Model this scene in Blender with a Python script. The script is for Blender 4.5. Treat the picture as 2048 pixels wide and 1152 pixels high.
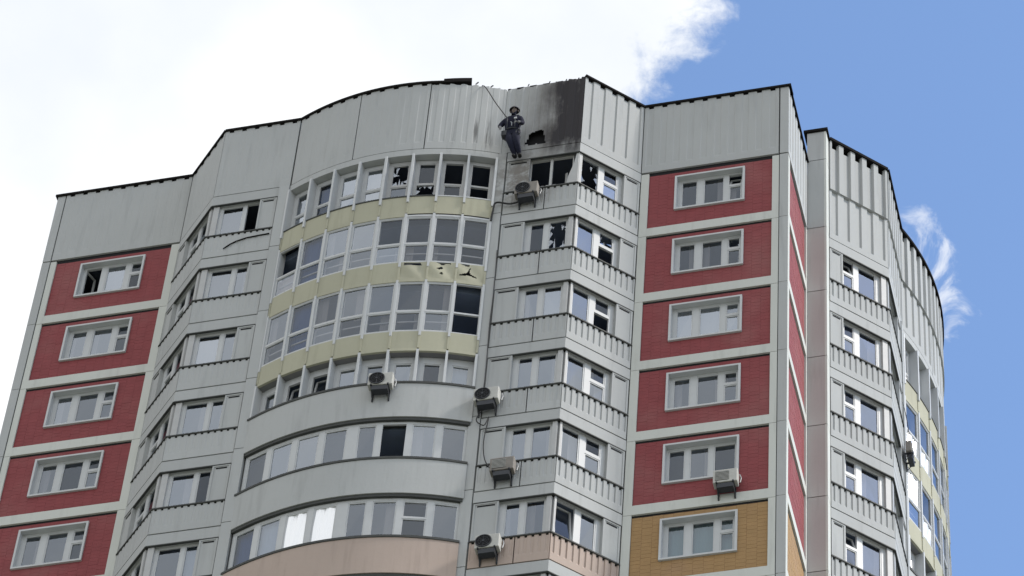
import bpy, bmesh, math, random
from mathutils import Vector, Matrix
random.seed(7)
for o in list(bpy.data.objects): bpy.data.objects.remove(o)
S = bpy.context.scene
COL = S.collection
R = math.radians

# ------------------------------------------------------------------ camera
ZO = 83.9                      # height of the top-floor joint above the ground
cam = bpy.data.cameras.new('Camera'); camo = bpy.data.objects.new('Camera', cam); COL.objects.link(camo)
cam.sensor_width = 36.0; cam.lens = 129.64; cam.clip_start = 0.5; cam.clip_end = 6000
yaw, pitch, roll = R(-17.5987), R(49.2759), R(5.3897)
f = Vector((math.sin(yaw)*math.cos(pitch), math.cos(yaw)*math.cos(pitch), math.sin(pitch)))
r = Vector((math.cos(yaw), -math.sin(yaw), 0)); u = r.cross(f)
r2 = math.cos(roll)*r + math.sin(roll)*u; u2 = -math.sin(roll)*r + math.cos(roll)*u
m = Matrix((r2, u2, -f)).transposed().to_4x4()
m.translation = Vector((12.4799, -63.9423, -82.2128 + ZO))
camo.matrix_world = m
S.camera = camo

# ------------------------------------------------------------------ light
SUN_AZ = 88.0      # degrees clockwise from +Y (north) to the sun
SUN_EL = 45.0
sun_dir = Vector((math.sin(R(SUN_AZ))*math.cos(R(SUN_EL)), math.cos(R(SUN_AZ))*math.cos(R(SUN_EL)), math.sin(R(SUN_EL))))
sl = bpy.data.lights.new('Sun', 'SUN'); sl.energy = 2.1; sl.angle = R(9); sl.color = (1.0, .94, .86)
so = bpy.data.objects.new('Sun', sl); COL.objects.link(so)
so.rotation_euler = sun_dir.to_track_quat('Z', 'Y').to_euler()

W = bpy.data.worlds.new('World'); S.world = W; W.use_nodes = True
wt = W.node_tree; wt.nodes.clear()
def wn(t, **k):
    n = wt.nodes.new(t)
    for a, v in k.items(): setattr(n, a, v)
    return n
def wmath(op, a, b=None, c=None, clamp=False):
    n = wn('ShaderNodeMath', operation=op); n.use_clamp = clamp
    for i, v in enumerate((a, b, c)):
        if v is None: continue
        if isinstance(v, (int, float)): n.inputs[i].default_value = v
        else: wt.links.new(v, n.inputs[i])
    return n.outputs[0]
def wdot(vec, c):
    n = wn('ShaderNodeVectorMath', operation='DOT_PRODUCT'); wt.links.new(vec, n.inputs[0]); n.inputs[1].default_value = c
    return n.outputs['Value']
def wnoise(vec, scale, detail=8, rough=.55, dist=0.0):
    n = wn('ShaderNodeTexNoise'); n.inputs['Scale'].default_value = scale; n.inputs['Detail'].default_value = detail
    n.inputs['Roughness'].default_value = rough; n.inputs['Distortion'].default_value = dist
    wt.links.new(vec, n.inputs['Vector']); return n.outputs['Fac']
def wramp(x, a, b):
    n = wn('ShaderNodeMapRange', interpolation_type='SMOOTHSTEP'); n.inputs[1].default_value = a; n.inputs[2].default_value = b
    wt.links.new(x, n.inputs[0]); return n.outputs[0]
sky = wn('ShaderNodeTexSky', sky_type='NISHITA'); sky.sun_disc = False
sky.sun_elevation = R(SUN_EL); sky.sun_rotation = R(SUN_AZ); sky.altitude = 150; sky.air_density = 1.0; sky.dust_density = .4; sky.ozone_density = 3.0
gc = wn('ShaderNodeTexCoord').outputs['Generated']
# a big bright cumulus bank to the west of the tower, blue sky to the east of it, loose scraps along its edge
WISPS = [((-.0889, .6282, .7729), .013), ((-.0858, .6348, .7679), .014), ((-.0838, .6420, .7621), .013), ((-.0835, .6490, .7562), .012)]
CN = (-0.6873, -0.6407, 0.3422)       # plane through the edge of the bank
big = wmath('MULTIPLY_ADD', wdot(gc, CN), 44.0, .16)
n1 = wnoise(gc, 26.0, 10, .62, .3); n2 = wnoise(gc, 95.0, 6, .6, .4); n3 = wnoise(gc, 2.6, 5, .5)
tex = wmath('ADD', wmath('MULTIPLY_ADD', n1, 2.0, -1.0), wmath('MULTIPLY_ADD', n2, .8, -.4))
bank = wramp(wmath('ADD', big, tex), -.12, .42)
# loose scraps drifting off the bank on the far side of the tower, and broken cloud over the rest of the sky
blobs = [wramp(wdot(gc, v_), math.cos(q_), 1.0) for v_, q_ in WISPS]
bl = blobs[0]
for q_ in blobs[1:]: bl = wmath('MAXIMUM', bl, q_)
n4 = wnoise(gc, 62.0, 8, .6, 1.6)
scr = wramp(wmath('ADD', wmath('MULTIPLY', bl, .9), wmath('MULTIPLY_ADD', n4, 4.4, -2.2)), .62, 1.75)
scr = wmath('MULTIPLY', scr, wramp(bl, 0.0, .3))
far = wmath('MULTIPLY', wramp(wmath('ADD', wmath('MULTIPLY_ADD', n3, 6.0, -3.0), wmath('MULTIPLY', tex, .7)), -.2, 1.0), wramp(wdot(gc, (-.155, .60, .785)), .93, .80))
mask = wmath('MAXIMUM', wmath('MAXIMUM', bank, wmath('MULTIPLY', scr, .66)), far, clamp=True)
cr = wn('ShaderNodeMix', data_type='RGBA'); wt.links.new(wramp(wnoise(gc, 7.0, 6, .5), .32, .6), cr.inputs[0])
cr.inputs[6].default_value = (.50, .525, .56, 1); cr.inputs[7].default_value = (.64, .645, .65, 1)
bs = wn('ShaderNodeBackground'); wt.links.new(sky.outputs[0], bs.inputs[0]); bs.inputs[1].default_value = 0.15
bc = wn('ShaderNodeBackground'); wt.links.new(cr.outputs[2], bc.inputs[0]); bc.inputs[1].default_value = 1.0
mx = wn('ShaderNodeMixShader'); wt.links.new(mask, mx.inputs[0]); wt.links.new(bs.outputs[0], mx.inputs[1]); wt.links.new(bc.outputs[0], mx.inputs[2])
wo = wn('ShaderNodeOutputWorld'); wt.links.new(mx.outputs[0], wo.inputs[0])

S.view_settings.view_transform = 'Standard'; S.view_settings.look = 'None'
S.view_settings.exposure = 0.85; S.view_settings.gamma = 1.0; S.view_settings.use_curve_mapping = False
S.render.engine = 'CYCLES'; S.render.resolution_x = 1024; S.render.resolution_y = 576
S.cycles.max_bounces = 8; S.cycles.transparent_max_bounces = 12

# ------------------------------------------------------------------ materials
class NT:
    def __init__(s, name):
        s.m = bpy.data.materials.new(name); s.m.use_nodes = True; s.t = s.m.node_tree; s.t.nodes.clear()
        s.out = s.n('ShaderNodeOutputMaterial')
    def n(s, t, **k):
        n = s.t.nodes.new(t)
        for a, v in k.items(): setattr(n, a, v)
        return n
    def set(s, sock, v):
        if hasattr(v, 'is_output'): s.t.links.new(v, sock)
        else: sock.default_value = v
    def math(s, op, a, b=None, c=None, clamp=False):
        n = s.n('ShaderNodeMath', operation=op); n.use_clamp = clamp
        for i, v in enumerate((a, b, c)):
            if v is not None: s.set(n.inputs[i], v)
        return n.outputs[0]
    def pos(s): return s.n('ShaderNodeNewGeometry').outputs['Position']
    def scaled(s, vec, sc):
        n = s.n('ShaderNodeVectorMath', operation='MULTIPLY'); s.set(n.inputs[0], vec); n.inputs[1].default_value = sc; return n.outputs[0]
    def noise(s, vec, scale=1, detail=4, rough=.55):
        n = s.n('ShaderNodeTexNoise'); s.set(n.inputs['Vector'], vec); n.inputs['Scale'].default_value = scale
        n.inputs['Detail'].default_value = detail; n.inputs['Roughness'].default_value = rough; return n.outputs['Fac']
    def ramp(s, x, a, b):
        n = s.n('ShaderNodeMapRange', interpolation_type='SMOOTHSTEP'); s.set(n.inputs[0], x); n.inputs[1].default_value = a; n.inputs[2].default_value = b
        return n.outputs[0]
    def mix(s, fac, a, b):
        n = s.n('ShaderNodeMix', data_type='RGBA'); s.set(n.inputs[0], fac)
        for i, v in ((6, a), (7, b)): s.set(n.inputs[i], v if hasattr(v, 'is_output') else (*v, 1))
        return n.outputs[2]
    def bsdf(s, col, rough=.8, metal=0, bump=None, bstr=.3, spec=.3):
        b = s.n('ShaderNodeBsdfPrincipled'); s.set(b.inputs['Base Color'], col if hasattr(col, 'is_output') else (*col, 1))
        s.set(b.inputs['Roughness'], rough); b.inputs['Metallic'].default_value = metal; b.inputs['Specular IOR Level'].default_value = spec
        if bump is not None:
            n = s.n('ShaderNodeBump'); n.inputs['Strength'].default_value = bstr; n.inputs['Distance'].default_value = .01
            s.set(n.inputs['Height'], bump); s.t.links.new(n.outputs[0], b.inputs['Normal'])
        s.t.links.new(b.outputs[0], s.out.inputs[0]); return b

def facade_paint(name, base, var=.10, soot=False, rough=.85):
    t = NT(name); p = t.pos()
    big = t.noise(p, .55, 4); fine = t.noise(p, 9, 5); stk = t.noise(t.scaled(p, (2.6, 2.6, .22)), 1.6, 5, .6)
    dark = tuple(c*.72 for c in base); lite = tuple(min(1, c*(1+var)) for c in base)
    c = t.mix(big, tuple(c*(1-var*.6) for c in base), lite)
    c = t.mix(t.math('MULTIPLY', t.ramp(stk, .50, .74), .50), c, dark)
    c = t.mix(t.math('MULTIPLY', t.ramp(fine, .58, .8), .25), c, dark)
    oi = t.n('ShaderNodeObjectInfo').outputs['Random']
    c = t.mix(t.math('MULTIPLY', oi, .34), c, tuple(q*.78 for q in base))
    if soot:
        sx = t.n('ShaderNodeSeparateXYZ'); t.set(sx.inputs[0], p)
        x, y, z = sx.outputs
        sn = t.noise(t.scaled(p, (1.5, 1.5, .85)), 1.0, 6, .62); sv = t.noise(t.scaled(p, (7.0, 7.0, .45)), 1.0, 4, .6)
        gx = t.math('MULTIPLY', t.ramp(x, -8.3, -5.85), t.math('LESS_THAN', x, -5.715))
        gx = t.math('MULTIPLY', gx, t.math('LESS_THAN', y, -1.30))
        gz = t.math('MULTIPLY', t.ramp(z, ZO-1.15, ZO+.75), t.math('SUBTRACT', 1.0, t.math('MULTIPLY', t.ramp(z, ZO+2.1, ZO+3.4), .35)))
        nz = t.math('ADD', t.math('MULTIPLY_ADD', sn, 2.2, -.05), t.math('MULTIPLY_ADD', sv, .9, -.45))
        mk = t.math('MULTIPLY', t.math('MULTIPLY', gx, gz), t.math('ADD', nz, .25), clamp=True)
        c = t.mix(t.math('MULTIPLY', mk, .74, clamp=True), c, (.080, .067, .058))
        gx2 = t.math('MULTIPLY', gx, t.ramp(x, -7.4, -5.9))
        mk2 = t.math('MULTIPLY', t.math('MULTIPLY', gx2, gz), t.math('MULTIPLY_ADD', nz, 2.4, -.85), clamp=True)
        c = t.mix(t.math('MULTIPLY', mk2, .95, clamp=True), c, (.022, .020, .024))
        # brown scorch round the burnt-out balcony and run-off streaks on the last curved panel
        d2 = t.n('ShaderNodeVectorMath', operation='DISTANCE'); t.set(d2.inputs[0], t.scaled(p, (1, 1, .8))); d2.inputs[1].default_value = (-7.3, -1.5, (ZO-1.3)*.8)
        br = t.math('MULTIPLY', t.ramp(d2.outputs['Value'], 1.5, .3), t.ramp(t.noise(p, 2.6, 6, .65), .32, .58))
        c = t.mix(t.math('MULTIPLY', br, .78), c, (.115, .098, .082))
        d3 = t.n('ShaderNodeVectorMath', operation='DISTANCE'); t.set(d3.inputs[0], t.scaled(p, (1, .4, 1))); d3.inputs[1].default_value = (-8.7, -.65, ZO+.75)
        rs = t.math('MULTIPLY', t.ramp(d3.outputs['Value'], 1.15, .15), t.ramp(sv, .50, .66))
        c = t.mix(t.math('MULTIPLY', rs, .8), c, (.08, .08, .08))
    t.bsdf(c, rough, bump=fine, bstr=.25)
    return t.m
M = {}
M['paint'] = facade_paint('facade_paint', (.385, .398, .403), soot=True)
M['frame_paint'] = facade_paint('panel_edge_paint', (.52, .535, .51))
M['pylon'] = facade_paint('pylon_paint', (.43, .41, .405))
M['beige'] = facade_paint('beige_paint', (.40, .325, .285))
M['yellow'] = facade_paint('yellow_paint', (.375, .368, .285))
def tile_mat(name, base):
    t = NT(name); p = t.pos()
    c = t.mix(t.noise(p, 3.5, 3), tuple(x*.82 for x in base), tuple(x*1.14 for x in base))
    rn = t.n('ShaderNodeNewGeometry').outputs['Random Per Island']
    c = t.mix(t.math('MULTIPLY', rn, .16), c, tuple(x*.7 for x in base))
    c = t.mix(t.math('MULTIPLY', t.ramp(t.noise(p, .5, 3), .45, .75), .18), c, (.30, .2, .18))
    t.bsdf(c, .75, bump=t.noise(p, 30, 3), bstr=.2); return t.m
M['red'] = tile_mat('red_tile', (.228, .050, .056)); M['tan'] = tile_mat('tan_tile', (.33, .205, .092))
def plain(name, c, rough=.6, metal=0, var=.15, sc=4, spec=.3):
    t = NT(name); p = t.pos()
    t.bsdf(t.mix(t.noise(p, sc, 4), tuple(x*(1-var) for x in c), tuple(min(1, x*(1+var)) for x in c)), rough, metal, spec=spec); return t.m
M['grout'] = plain('grout', (.17, .040, .045), .9); M['tan_grout'] = plain('tan_grout', (.17, .09, .045), .9)
M['white'] = plain('window_plastic', (.46, .475, .49), .45, var=.06)
M['old_white'] = plain('aged_plastic', (.40, .405, .41), .55, var=.12)
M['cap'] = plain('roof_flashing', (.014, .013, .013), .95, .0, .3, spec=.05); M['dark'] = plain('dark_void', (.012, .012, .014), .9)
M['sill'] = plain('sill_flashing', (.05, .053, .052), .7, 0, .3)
M['seal'] = plain('joint_seal', (.10, .105, .105), .9); M['slab'] = plain('slab_concrete', (.30, .30, .30), .9)
M['room'] = plain('room_wall', (.19, .235, .34), .9, var=.3, sc=.8); M['roof'] = plain('roof_felt', (.06, .06, .06), .9)
M['burnt'] = plain('burnt_room', (.05, .06, .085), .95)
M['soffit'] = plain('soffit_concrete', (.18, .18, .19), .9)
M['metal'] = plain('dark_metal', (.045, .048, .055), .5, .5); M['grey_metal'] = plain('grey_metal', (.25, .26, .28), .45, .6)
M['ac'] = plain('ac_casing', (.42, .42, .40), .55, var=.2, sc=9); M['ac_dirty'] = plain('sooty_ac_casing', (.20, .185, .17), .75, var=.35, sc=5)
M['cable'] = plain('cable', (.03, .03, .032), .6)
def curtain(name, c):
    t = NT(name); p = t.pos()
    col = t.mix(t.noise(t.scaled(p, (5, 5, .6)), 2.0, 3), tuple(x*.9 for x in c), c)
    d = t.n('ShaderNodeBsdfDiffuse'); t.set(d.inputs[0], col); tr = t.n('ShaderNodeBsdfTranslucent'); t.set(tr.inputs[0], col)
    mxn = t.n('ShaderNodeMixShader'); mxn.inputs[0].default_value = .15
    t.t.links.new(d.outputs[0], mxn.inputs[1]); t.t.links.new(tr.outputs[0], mxn.inputs[2]); t.t.links.new(mxn.outputs[0], t.out.inputs[0]); return t.m
for k, c in dict(n=(.03, .07, .20), w=(.20, .197, .21), l=(.10, .102, .11), m=(.075, .078, .085), k=(.05, .054, .06), e=(.16, .27, .30), p=(.34, .30, .31), v=(.26, .32, .42)).items():  # n: navy sheet added behind panes, blue sky reflection put into its colour
    M['cur_'+k] = curtain('curtain_'+k, c)
def glass(name, f0, tint=.86, bstr=.04, tcol=(1, 1, 1)):
    t = NT(name); p = t.pos(); ge = t.n('ShaderNodeNewGeometry')
    bn = t.n('ShaderNodeBump'); bn.inputs['Strength'].default_value = bstr; bn.inputs['Distance'].default_value = .02; t.set(bn.inputs['Height'], t.noise(p, 1.7, 2))
    dp = t.n('ShaderNodeVectorMath', operation='DOT_PRODUCT'); t.set(dp.inputs[0], ge.outputs['Incoming']); t.set(dp.inputs[1], ge.outputs['Normal'])
    c = t.math('SUBTRACT', 1.0, t.math('ABSOLUTE', dp.outputs['Value']), clamp=True)
    fr = t.math('MULTIPLY_ADD', t.math('POWER', c, 5.0), 1-f0, f0, clamp=True)      # Schlick reflectance of a double pane
    g = t.n('ShaderNodeBsdfGlossy'); g.inputs['Roughness'].default_value = .015; g.inputs[0].default_value = (.84, .91, 1, 1); t.t.links.new(bn.outputs[0], g.inputs['Normal'])
    tr = t.n('ShaderNodeBsdfTransparent'); tr.inputs[0].default_value = (tint*tcol[0], tint*tcol[1], tint*tcol[2], 1)
    x = t.n('ShaderNodeMixShader'); t.set(x.inputs[0], fr); t.t.links.new(tr.outputs[0], x.inputs[1]); t.t.links.new(g.outputs[0], x.inputs[2])
    t.t.links.new(x.outputs[0], t.out.inputs[0]); return t.m
M['glass'] = glass('window_glass', .075)
for k_, f_ in dict(w=.38, l=.29, m=.19, k=.11, e=.14, p=.20, v=.24, n=.08).items(): M['glass_'+k_] = glass('pane_glass_'+k_, f_, .80)
M['shard'] = glass('broken_glass', .30, .55, .3)
M['tint'] = glass('tinted_glass', .12, .62, .03, (.86, .93, 1.0))
M['blue_glass'] = glass('blue_tinted_glass', .09, .45, .06, (.45, .65, 1.0))
t = NT('foil'); t.bsdf((.86, .87, .88), .28, .75, bump=t.noise(t.scaled(t.pos(), (4, 4, 1.2)), 1.6, 3), bstr=1.0); M['foil'] = t.m

# ------------------------------------------------------------------ mesh helpers
def straight(O, u, n): return lambda s, o, z: (O[0]+u[0]*s+n[0]*o, O[1]+u[1]*s+n[1]*o, z)
def arc(C, Rr, u, n):  # s is an arc length measured from the crown of the arc
    def f(s, o, z):
        a = s/Rr; si, co = math.sin(a), math.cos(a)
        return (C[0]+(Rr+o)*(si*u[0]+co*n[0]), C[1]+(Rr+o)*(si*u[1]+co*n[1]), z)
    return f
IDENT = lambda s, o, z: (s, o, z)
class MB:
    def __init__(s): s.v = []; s.f = []; s.mi = []
    def quad(s, pts, mi=0):
        b = len(s.v); s.v += [tuple(p) for p in pts]; s.f.append(tuple(range(b, b+len(pts)))); s.mi.append(mi)
    def box(s, Mp, s0, s1, o0, o1, z0, z1, seg=1, mi=0):
        b = len(s.v); n = max(1, seg)
        for i in range(n+1):
            ss = s0+(s1-s0)*i/n
            s.v += [Mp(ss, o0, z0), Mp(ss, o1, z0), Mp(ss, o1, z1), Mp(ss, o0, z1)]
        F = [(b, b+1, b+2, b+3), tuple(b+4*n+k for k in (3, 2, 1, 0))]
        for i in range(n):
            a, c = b+4*i, b+4*i+4
            for k in range(4):
                k2 = (k+1) % 4; F.append((a+k, c+k, c+k2, a+k2))
        s.f += F; s.mi += [mi]*len(F)
    def tube(s, pts, rad, seg=7, mi=0):
        pts = [Vector(p) for p in pts]; rings = []
        for i, p in enumerate(pts):
            d = (pts[min(i+1, len(pts)-1)]-pts[max(i-1, 0)]).normalized()
            a = d.orthogonal().normalized(); c = d.cross(a); b = len(s.v)
            s.v += [tuple(p+rad*(math.cos(2*math.pi*k/seg)*a+math.sin(2*math.pi*k/seg)*c)) for k in range(seg)]; rings.append(b)
        for A, B in zip(rings, rings[1:]):
            for k in range(seg): s.f.append((A+k, A+(k+1) % seg, B+(k+1) % seg, B+k)); s.mi.append(mi)
        s.f.append(tuple(rings[0]+k for k in reversed(range(seg)))); s.f.append(tuple(rings[-1]+k for k in range(seg))); s.mi += [mi, mi]
    def disc(s, c, ax, rad, depth, seg=28, mi=0, inner=0.0):   # disc / ring facing ax
        c = Vector(c); ax = Vector(ax).normalized(); a = ax.orthogonal().normalized(); b2 = ax.cross(a); b = len(s.v)
        P = lambda rr, h: [tuple(c+ax*h+rr*(math.cos(2*math.pi*k/seg)*a+math.sin(2*math.pi*k/seg)*b2)) for k in range(seg)]
        s.v += P(rad, 0)+P(rad, depth)+P(inner, depth)+P(inner, 0)
        for k in range(seg):
            j = (k+1) % seg
            for q in range(3): s.f.append((b+q*seg+k, b+q*seg+j, b+(q+1)*seg+j, b+(q+1)*seg+k)); s.mi.append(mi)
    def build(s, name, mats, parent=None, top=False):
        me = bpy.data.meshes.new(name); me.from_pydata(s.v, [], s.f)
        for mm in (mats if isinstance(mats, (list, tuple)) else [mats]): me.materials.append(M[mm] if isinstance(mm, str) else mm)
        for p, i in zip(me.polygons, s.mi): p.material_index = i
        bm = bmesh.new(); bm.from_mesh(me); bmesh.ops.recalc_face_normals(bm, faces=bm.faces); bm.to_mesh(me); bm.free()
        ob = bpy.data.objects.new(name, me); COL.objects.link(ob)
        if parent is not None: ob.parent = parent
        return ob
BLD = bpy.data.objects.new('apartment_tower', None); COL.objects.link(BLD); BLD.location = (-11, 8, 0)
BLD['label'] = 'tall grey panel apartment tower with red tiled walls and scorched top corner balcony'; BLD['category'] = 'apartment building'
_b = MB.build
def build(self, name, mats, parent=None):
    ob = _b(self, name, mats, parent)
    if parent is BLD: ob.location = (11, -8, ZO)
    return ob
MB.build = build

def bx(name, mat, Mp, *a, parent=BLD, seg=1, label=None):
    m = MB(); m.box(Mp, *a, seg=seg); ob = m.build(name, mat, parent)
    if label: ob['label'] = label
    return ob

def inpoly(x, y, P):
    c = False
    for i in range(len(P)):
        x1, y1 = P[i]; x2, y2 = P[i-1]
        if (y1 > y) != (y2 > y) and x < (x2-x1)*(y-y1)/(y2-y1)+x1: c = not c
    return c

def fluted(name, mat, Mp, s0, s1, z0, z1, o=0., depth=.04, pitch=.41, margin=.28, notch=.075, notch_bottom=0., hole=None, jag=None, label=None, flat_to=None, parent=BLD, valley=.36):
    """ribbed concrete panel: vertical valleys with open dark notches under its top edge"""
    m = MB(); n = max(1, round((s1-s0)/pitch)); pw = (s1-s0)/n; g = .015
    cols = []
    for i in range(n):
        a = s0+i*pw; h = (1-valley)/2
        cols += [(a, 0), (a+pw*(h-.07), 0), (a+pw*h, 1), (a+pw*(1-h), 1), (a+pw*(1-h+.07), 0)]
    cols.append((s1, 0)); cols[0] = (s0+g, 0); cols[-1] = (s1-g, 0)
    ztop = lambda s: z1+(jag(s) if jag else 0)
    rows = [z0, z0+margin, z0+margin+.07, z1-notch-.001, z1] if not notch_bottom else [z0, z0+notch_bottom, z0+notch_bottom+.001, z1-notch-.001, z1]
    if hole:
        zz = z0+margin+.07
        while zz < z1-notch-.06: zz += .045; rows.append(min(zz, z1-notch-.002))
        rows = sorted(set(rows))
        nc = []
        for (a, va), (b, vb) in zip(cols, cols[1:]):
            k = max(1, int((b-a)/.045)); nc += [(a+(b-a)*j/k, va if j == 0 else (va+(vb-va)*j/k)) for j in range(k)]
        cols = nc+[cols[-1]]
    idx = {}
    def vert(i, j):
        if (i, j) in idx: return idx[i, j]
        s, vv = cols[i]; z = rows[j]
        full = (z >= z0+margin+.069) if not notch_bottom else True
        if j == len(rows)-1: z = ztop(s)
        m.v.append(Mp(s, o-(depth*vv if full else 0), z)); idx[i, j] = len(m.v)-1; return idx[i, j]
    for i in range(len(cols)-1):
        isv = cols[i][1] > .5 and cols[i+1][1] > .5
        for j in range(len(rows)-1):
            if isv and notch and j == len(rows)-2: continue
            if isv and notch_bottom and j == 0: continue
            if hole and inpoly((cols[i][0]+cols[i+1][0])/2, (rows[j]+rows[j+1])/2, hole): continue
            m.f.append((vert(i, j), vert(i+1, j), vert(i+1, j+1), vert(i, j+1))); m.mi.append(0)
        if isv and notch:
            z = rows[-2]; m.quad([Mp(cols[i][0], o-depth, z), Mp(cols[i+1][0], o-depth, z), Mp(cols[i+1][0], o-.2, z), Mp(cols[i][0], o-.2, z)])
        if isv:
            for q in (i, i+1):
                m.quad([Mp(cols[q][0], o-depth, rows[-2]), Mp(cols[q][0], o-.12, rows[-2]), Mp(cols[q][0], o-.12, ztop(cols[q][0])), Mp(cols[q][0], o-depth, ztop(cols[q][0]))])
    # panel edges
    for q in (0, len(cols)-1):
        s = cols[q][0]; m.quad([Mp(s, o, z0), Mp(s, o-.15, z0), Mp(s, o-.15, z1), Mp(s, o, z1)])
    for (a, _), (b, __) in zip(cols, cols[1:]):
        m.quad([Mp(a, o, z0), Mp(b, o, z0), Mp(b, o-.15, z0), Mp(a, o-.15, z0)])
    ob = m.build(name, mat, parent)
    if label: ob['label'] = label
    return ob

# codes: w l m k e p v curtain shades, d clear and dark, u blue tinted, o open, b broken, B heavily broken, f foil, t tinted clear, T tilted-in sash, x solid white infill
def window(Mp, s0, s1, z0, z1, lites, o=-.12, fd=.07, mat='white', seg=1, bar=.0, label=None, parent=BLD, gl='glass'):
    m = MB(); S_ = sorted(set([s0, s1]+[x for L in lites for x in L[:2]])); Z_ = sorted(set([z0, z1]+[x for L in lites for x in L[2:4]]))
    for i in range(len(S_)-1):
        run = None
        for j in range(len(Z_)-1):
            cs, cz = (S_[i]+S_[i+1])/2, (Z_[j]+Z_[j+1])/2
            solid = not any(L[0] < cs < L[1] and L[2] < cz < L[3] for L in lites)
            if solid and run is None: run = Z_[j]
            if (not solid) and run is not None: m.box(Mp, S_[i], S_[i+1], o-fd, o, run, Z_[j]); run = None
        if run is not None: m.box(Mp, S_[i], S_[i+1], o-fd, o, run, z1)
    w = m.build('window', mat, parent)
    if label: w['label'] = label
    for L in lites:
        a, b, c, d, code = L[:5]
        if b-a > .3 and d-c > .3 and code not in 'oxB':      # slim sash round each lite
            e = MB()
            for q in ((a, a+.035, c, d), (b-.035, b, c, d), (a+.035, b-.035, c, c+.035), (a+.035, b-.035, d-.035, d)): e.box(Mp, q[0], q[1], o-.055, o-.012, q[2], q[3])
            if code != 'T': e.build('sash', mat, w)
        if code == 'o': continue
        oo = o-.035
        if code in 'bB':
            e = MB(); rng = random.Random(hash((round(a, 2), round(c, 2))) & 0xffff); wd, hh = b-a, d-c
            def sh(pts): e.quad([Mp(a+x*wd, oo+rng.uniform(-.012, .012), c+y*hh) for x, y in pts])
            for side in range(4):
                q = rng.uniform(0, .2)
                while q < .95:
                    bw = rng.uniform(.10, .34); ap = rng.uniform(.06, .5 if code == 'b' else .30); k2 = q+bw*rng.uniform(.1, .9)
                    T3 = [(q, 0), (min(1, q+bw), 0), (min(1, k2+.05), ap*.55), (k2, ap)]
                    sh([{0: (x, y), 1: (x, 1-y), 2: (y, x), 3: (1-y, x)}[side] for x, y in T3]); q += bw+rng.choice([0, .03, .25])
            e.build('glass_shard', 'shard', w); continue
        if code == 'x': bx('infill_panel', mat, Mp, a, b, o-.05, o-.02, c, d, parent=w); continue
        if code == 'T':
            e = MB(); t_ = .16
            K = lambda s, q, z: Mp(s, o-.05+q-t_*(z-c)/(d-c), z)
            for q in ((a, a+.05, c, d), (b-.05, b, c, d), (a+.05, b-.05, c, c+.05), (a+.05, b-.05, d-.05, d)): e.box(K, q[0], q[1], -.03, .02, q[2], q[3])
            sh_ = e.build('sash', mat, w); e = MB(); e.quad([K(a+.05, 0, c+.05), K(b-.05, 0, c+.05), K(b-.05, 0, d-.05), K(a+.05, 0, d-.05)]); e.build('pane', 'glass', w); continue
        j = lambda: random.uniform(-.004, .004)
        if code == 'f':
            e = MB(); n = 9
            for i in range(n):
                x0, x1 = a+(b-a)*i/n, a+(b-a)*(i+1)/n; q0, q1 = [.012*math.sin(3.1*x*7+a) for x in (x0, x1)]
                e.quad([Mp(x0, oo+q0, c), Mp(x1, oo+q1, c), Mp(x1, oo-q1, d), Mp(x0, oo-q0, d)])
            e.build('foil_sheet', 'foil', w); continue
        e = MB(); e.quad([Mp(a, oo+j(), c), Mp(b, oo+j(), c), Mp(b, oo+j(), d), Mp(a, oo+j(), d)])
        e.build('pane', {'u': 'blue_glass', 't': 'tint'}.get(code, gl if gl != 'glass' else ('glass_'+code if code in 'wlmkepvn' else 'glass')), w)
        if code in 'lmk' and len(L) == 5 and random.random() < .5:
            L = (*L, random.choice((-1, 1))*random.uniform(.2, .5)); code = 'w'
        if code in 'wepvn' or (code == 'l' and random.random() < .45):
            e = MB(); n = 14; ph = random.uniform(0, 6)
            cw = L[5] if len(L) > 5 else 1.0           # drawn part of the curtain
            x0, x1 = a-.03, a-.03+(b-a+.06)*abs(cw)
            if cw < 0: x0, x1 = b+.03-(b-a+.06)*abs(cw), b+.03
            for i in range(n):
                p0, p1 = x0+(x1-x0)*i/n, x0+(x1-x0)*(i+1)/n; q0, q1 = [.007*math.sin(23*x+ph)+.004*math.sin(51*x) for x in (p0, p1)]
                e.quad([Mp(p0, o-.16+q0, c-.05), Mp(p1, o-.16+q1, c-.05), Mp(p1, o-.16+q1, d+.05), Mp(p0, o-.16+q0, d+.05)])
            e.build('curtain', 'cur_'+code, w)
    return w

def tiles(m, Mp, s0, s1, z0, z1, hole, o, tw=.265, th=.135, gap=.006, proud=.003, each=None):
    n = max(1, round((s1-s0)/tw)); tw = (s1-s0)/n
    for i in range(n):
        a, b = s0+i*tw+gap/2, s0+(i+1)*tw-gap/2; z = z0-(th/2 if i % 2 else 0)
        while z < z1:
            c, d = max(z+gap/2, z0), min(z+th-gap/2, z1); z += th
            if d-c < .02: continue
            rects = [(a, b, c, d)]
            if hole:
                h0, h1, k0, k1 = hole
                if b > h0 and a < h1 and d > k0 and c < k1:
                    rects = []
                    if a < h0-.02: rects.append((a, h0, c, d))
                    if b > h1+.02: rects.append((h1, b, c, d))
                    aa, bb = max(a, h0), min(b, h1)
                    if c < k0-.02: rects.append((aa, bb, c, k0))
                    if d > k1+.02: rects.append((aa, bb, k1, d))
            for q in rects:
                e = proud+random.uniform(-.002, .002)
                if each: each(q, o, o+e)
                else: m.box(Mp, q[0], q[1], o, o+e, q[2], q[3])

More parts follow.
